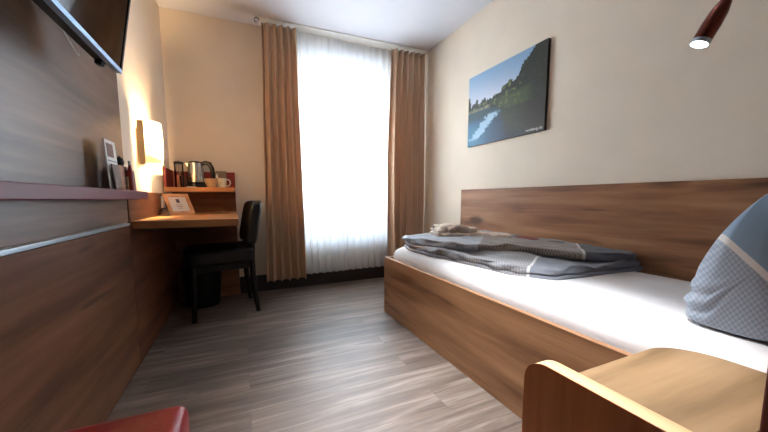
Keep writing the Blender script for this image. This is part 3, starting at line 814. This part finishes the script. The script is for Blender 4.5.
# ------------------------------------------------------------------ red seat in the near corner
st = thing('stool', 'red leather padded stool, only its rounded corner showing near the oak wall', 'stool', (-.335, .51, 0))
t = box((-.50, .32, .375), (-.124, .712, .464), .024, 5)
obj('seat', t, M['red_leather'], st, smooth=True, sharp=80)
for sx_, sy_ in ((-.48, .36), (-.19, .36), (-.48, .66), (-.19, .66)):
    obj('leg', tube([(sx_, sy_, .37), (sx_, sy_, 0)], [.018, .013], 12), M['black_wood'], st, smooth=True)

# ------------------------------------------------------------------ landscape picture
pc = thing('canvas_picture', 'landscape picture of a river and dark trees on the cream wall', 'picture', (XR, 1.82, 1.345))
obj('canvas_block', box((XR-.022, 1.450, 1.345), (XR, 2.184, 1.935), .001), M['black_plastic'], pc)
def sm(a, b_, x):
    x = max(0, min(1, (x-a)/(b_-a))); return x*x*(3-2*x)
def lerp(a, b_, t_): return tuple(x+(y-x)*t_ for x, y in zip(a, b_))
def n2(x, y, s=0): return noise.noise(Vector((x, y, s)))
TL = [(0, .70), (.025, .70), (.05, .56), (.09, .60), (.14, .64), (.18, .57), (.25, .62), (.30, .585), (.36, .60), (.42, .63), (.47, .62), (.52, .68), (.57, .70), (.60, .735), (.65, .69), (.70, .74), (.74, .84), (.80, .90), (.86, .97), (.90, 1.05), (1, 1.1)]
def treeline(u):
    for (a, h0), (b_, h1) in zip(TL, TL[1:]):
        if a <= u <= b_: k = (u-a)/(b_-a); return h0+(h1-h0)*k
    return 1
def paint(u, v):
    tl = treeline(u)+.035*n2(u*55, v*55, 3)+.035*n2(u*20, v*20, 1)
    sky = lerp((204, 208, 220), (132, 168, 202), sm(.55, 1.1, v+.12*u))
    shore = .475-.10*sm(.3, .65, u)
    dark = (20, 28, 20); mid = (104, 116, 62)
    if v > tl: return sky
    if v > shore:
        k = .5+.5*n2(u*26, v*26, 7)
        g = lerp(dark, mid, sm(.45, .85, k)*(1-sm(.66, .8, u)*.85))
        if .05 < u < .34: g = lerp(g, (116, 120, 84), .35*sm(.5, .8, k))
        if v < shore+.05 and u < .34: g = lerp(g, (190, 176, 150), .45)
        mead = sm(.40, .48, u)*(1-sm(.78, .92, u))*sm(shore, shore+.03, v)*(1-sm(.49+.08*u, .55+.08*u, v))
        g = lerp(g, (78, 92, 48), .6*mead)
        return g
    # water / bank
    bank = sm(.0, .12, (u-.42)-(0.40-v)*.25+.03*n2(u*12, v*12, 4))
    w_ = lerp((14, 40, 66), (52, 118, 152), sm(.65, 0, u)*(1-.6*sm(.2, .45, v)))
    refl = sm(.05, 0, abs(u-(.02+v*.95+.0))-.045-.05*v+.07*n2(u*26, v*26, 8))*sm(.05, .12, v)*(1-sm(.38, .42, v))
    w_ = lerp(w_, (176, 206, 226), .85*refl)
    treer = sm(.33, .40, v+.03*n2(u*40, 1, 5))*(1-refl)
    w_ = lerp(w_, (30, 62, 58), .7*treer)
    bk = lerp((30, 38, 22), (64, 62, 44), .5+.5*n2(u*14, v*30, 9)); bk = lerp(bk, (16, 16, 14), sm(.55, 1, u)*.7)
    bk = lerp((14, 26, 44), bk, sm(-.02, .3, v-(.55-u)*.6))
    return lerp(w_, bk, bank)
NU, NV = 150, 120
bm = bmesh.new(); cl = bm.loops.layers.float_color.new('print')
Y0, Y1, Z0, Z1, xf = 2.183, 1.451, 1.346, 1.934, XR-.0225
V = [[bm.verts.new((xf, Y0+(Y1-Y0)*i/NU, Z0+(Z1-Z0)*j/NV)) for j in range(NV+1)] for i in range(NU+1)]
Cc = [[srgb(*[max(0, min(255, q)) for q in paint(i/NU, j/NV)]) for j in range(NV+1)] for i in range(NU+1)]
for i in range(NU):
    for j in range(NV):
        f = bm.faces.new((V[i][j], V[i][j+1], V[i+1][j+1], V[i+1][j]))
        for l, (a, c) in zip(f.loops, ((i, j), (i, j+1), (i+1, j+1), (i+1, j))): l[cl] = Cc[a][c]
tp = NT('landscape_print'); at = tp.new('ShaderNodeAttribute'); at.attribute_name = 'print'
tp.link(at.outputs['Color'], tp.b.inputs['Base Color']); tp.b.inputs['Roughness'].default_value = .5
pr = obj('printed_landscape', bm, tp.m, pc)
cu = bpy.data.curves.new('lettering', 'FONT'); cu.body = 'remberg.de'; cu.size = .028; cu.extrude = .0004; cu.align_x = 'RIGHT'
tmp = bpy.data.objects.new('tmp_text', cu); COL.objects.link(tmp)
bpy.context.view_layer.update()
me = bpy.data.meshes.new_from_object(tmp.evaluated_get(bpy.context.evaluated_depsgraph_get()))
bpy.data.objects.remove(tmp)
bm = bmesh.new(); bm.from_mesh(me); bpy.data.meshes.remove(me)
# text x -> -y, text y -> z, facing -x
rot_bm(bm, Matrix(((0, 0, -1, xf-.0008), (-1, 0, 0, 1.462), (0, 1, 0, 1.360), (0, 0, 0, 1))))
obj('white_lettering', bm, M['white_plastic'], pr)

# ------------------------------------------------------------------ unseen downlight added to brighten the floor by the bed
dl = thing('added_downlight', 'unseen round downlight added to brighten the floor beside the bed', 'added ceiling light', (.66, .82, ZC-.012))
obj('trim_ring', lathe([(.055, 0), (.075, 0), (.075, .011), (.055, .011), (.055, 0)], (.66, .82, ZC-.0115)), M['white_paint'], dl, smooth=True)
obj('diffuser', lathe([(0, 0), (.055, 0), (.055, .004), (0, .004)], (.66, .82, ZC-.006)), emit('added_downlight_glow', (1, .97, .94, 1), 12), dl)

# ------------------------------------------------------------------ lights
def light(name, typ, loc, energy, color, **k):
    d_ = bpy.data.lights.new(name, typ); d_.energy = energy; d_.color = color
    for a, v in k.items(): setattr(d_, a, v)
    o = bpy.data.objects.new(name, d_); COL.objects.link(o); o.location = loc
    return o
light('wall_lamp_bulb_light', 'POINT', (XL+.055, 2.255, 1.235), 58, (1, .69, .38), shadow_soft_size=.025)
lo = A - ax*.012
s = light('reading_spot_light', 'SPOT', lo, 9, (1, .95, .88), spot_size=math.radians(110), spot_blend=.5, shadow_soft_size=.015)
tgt = -ax
s.rotation_euler = tgt.to_track_quat('-Z', 'Y').to_euler()
s = light('added_downlight_light', 'SPOT', (.66, .82, ZC-.03), 500, (.84, .92, 1), spot_size=math.radians(50), spot_blend=1.0, shadow_soft_size=.05)  # added source for the bright floor, out of view
po = light('window_portal', 'AREA', ((WX0+WX1)/2, YB+.22, (WZ0+WZ1)/2), 1, (1, 1, 1), shape='RECTANGLE', size=WX1-WX0, size_y=WZ1-WZ0)
po.data.cycles.is_portal = True
po.rotation_euler = (-PI/2, 0, 0)

wd = bpy.data.worlds.new('daylight'); SC.world = wd; wd.use_nodes = True
bg = wd.node_tree.nodes['Background']; bg.inputs[0].default_value = (.80, .90, 1, 1); bg.inputs[1].default_value = 26

# ------------------------------------------------------------------ camera
cam = bpy.data.cameras.new('camera'); co = bpy.data.objects.new('camera', cam); COL.objects.link(co)
yaw, pitch, roll = 0.37804, -0.094864, -0.0071947
fwd = Vector((math.sin(yaw)*math.cos(pitch), math.cos(yaw)*math.cos(pitch), math.sin(pitch)))
r = Vector((math.cos(yaw), -math.sin(yaw), 0)); u = r.cross(fwd)
r2 = math.cos(roll)*r+math.sin(roll)*u; u2 = -math.sin(roll)*r+math.cos(roll)*u
Mx = Matrix((r2, u2, -fwd)).transposed().to_4x4(); Mx.translation = (0, 0, .9)
co.matrix_world = Mx
cam.sensor_width = 36; cam.lens = 297.48/768*36
cam.shift_x = 23.757/768; cam.shift_y = 10.062/768
cam.clip_start = .02
SC.camera = co
SC.view_settings.view_transform = 'Standard'; SC.view_settings.look = 'None'
SC.view_settings.exposure = .2; SC.view_settings.gamma = 1
SC.cycles.use_denoising = True
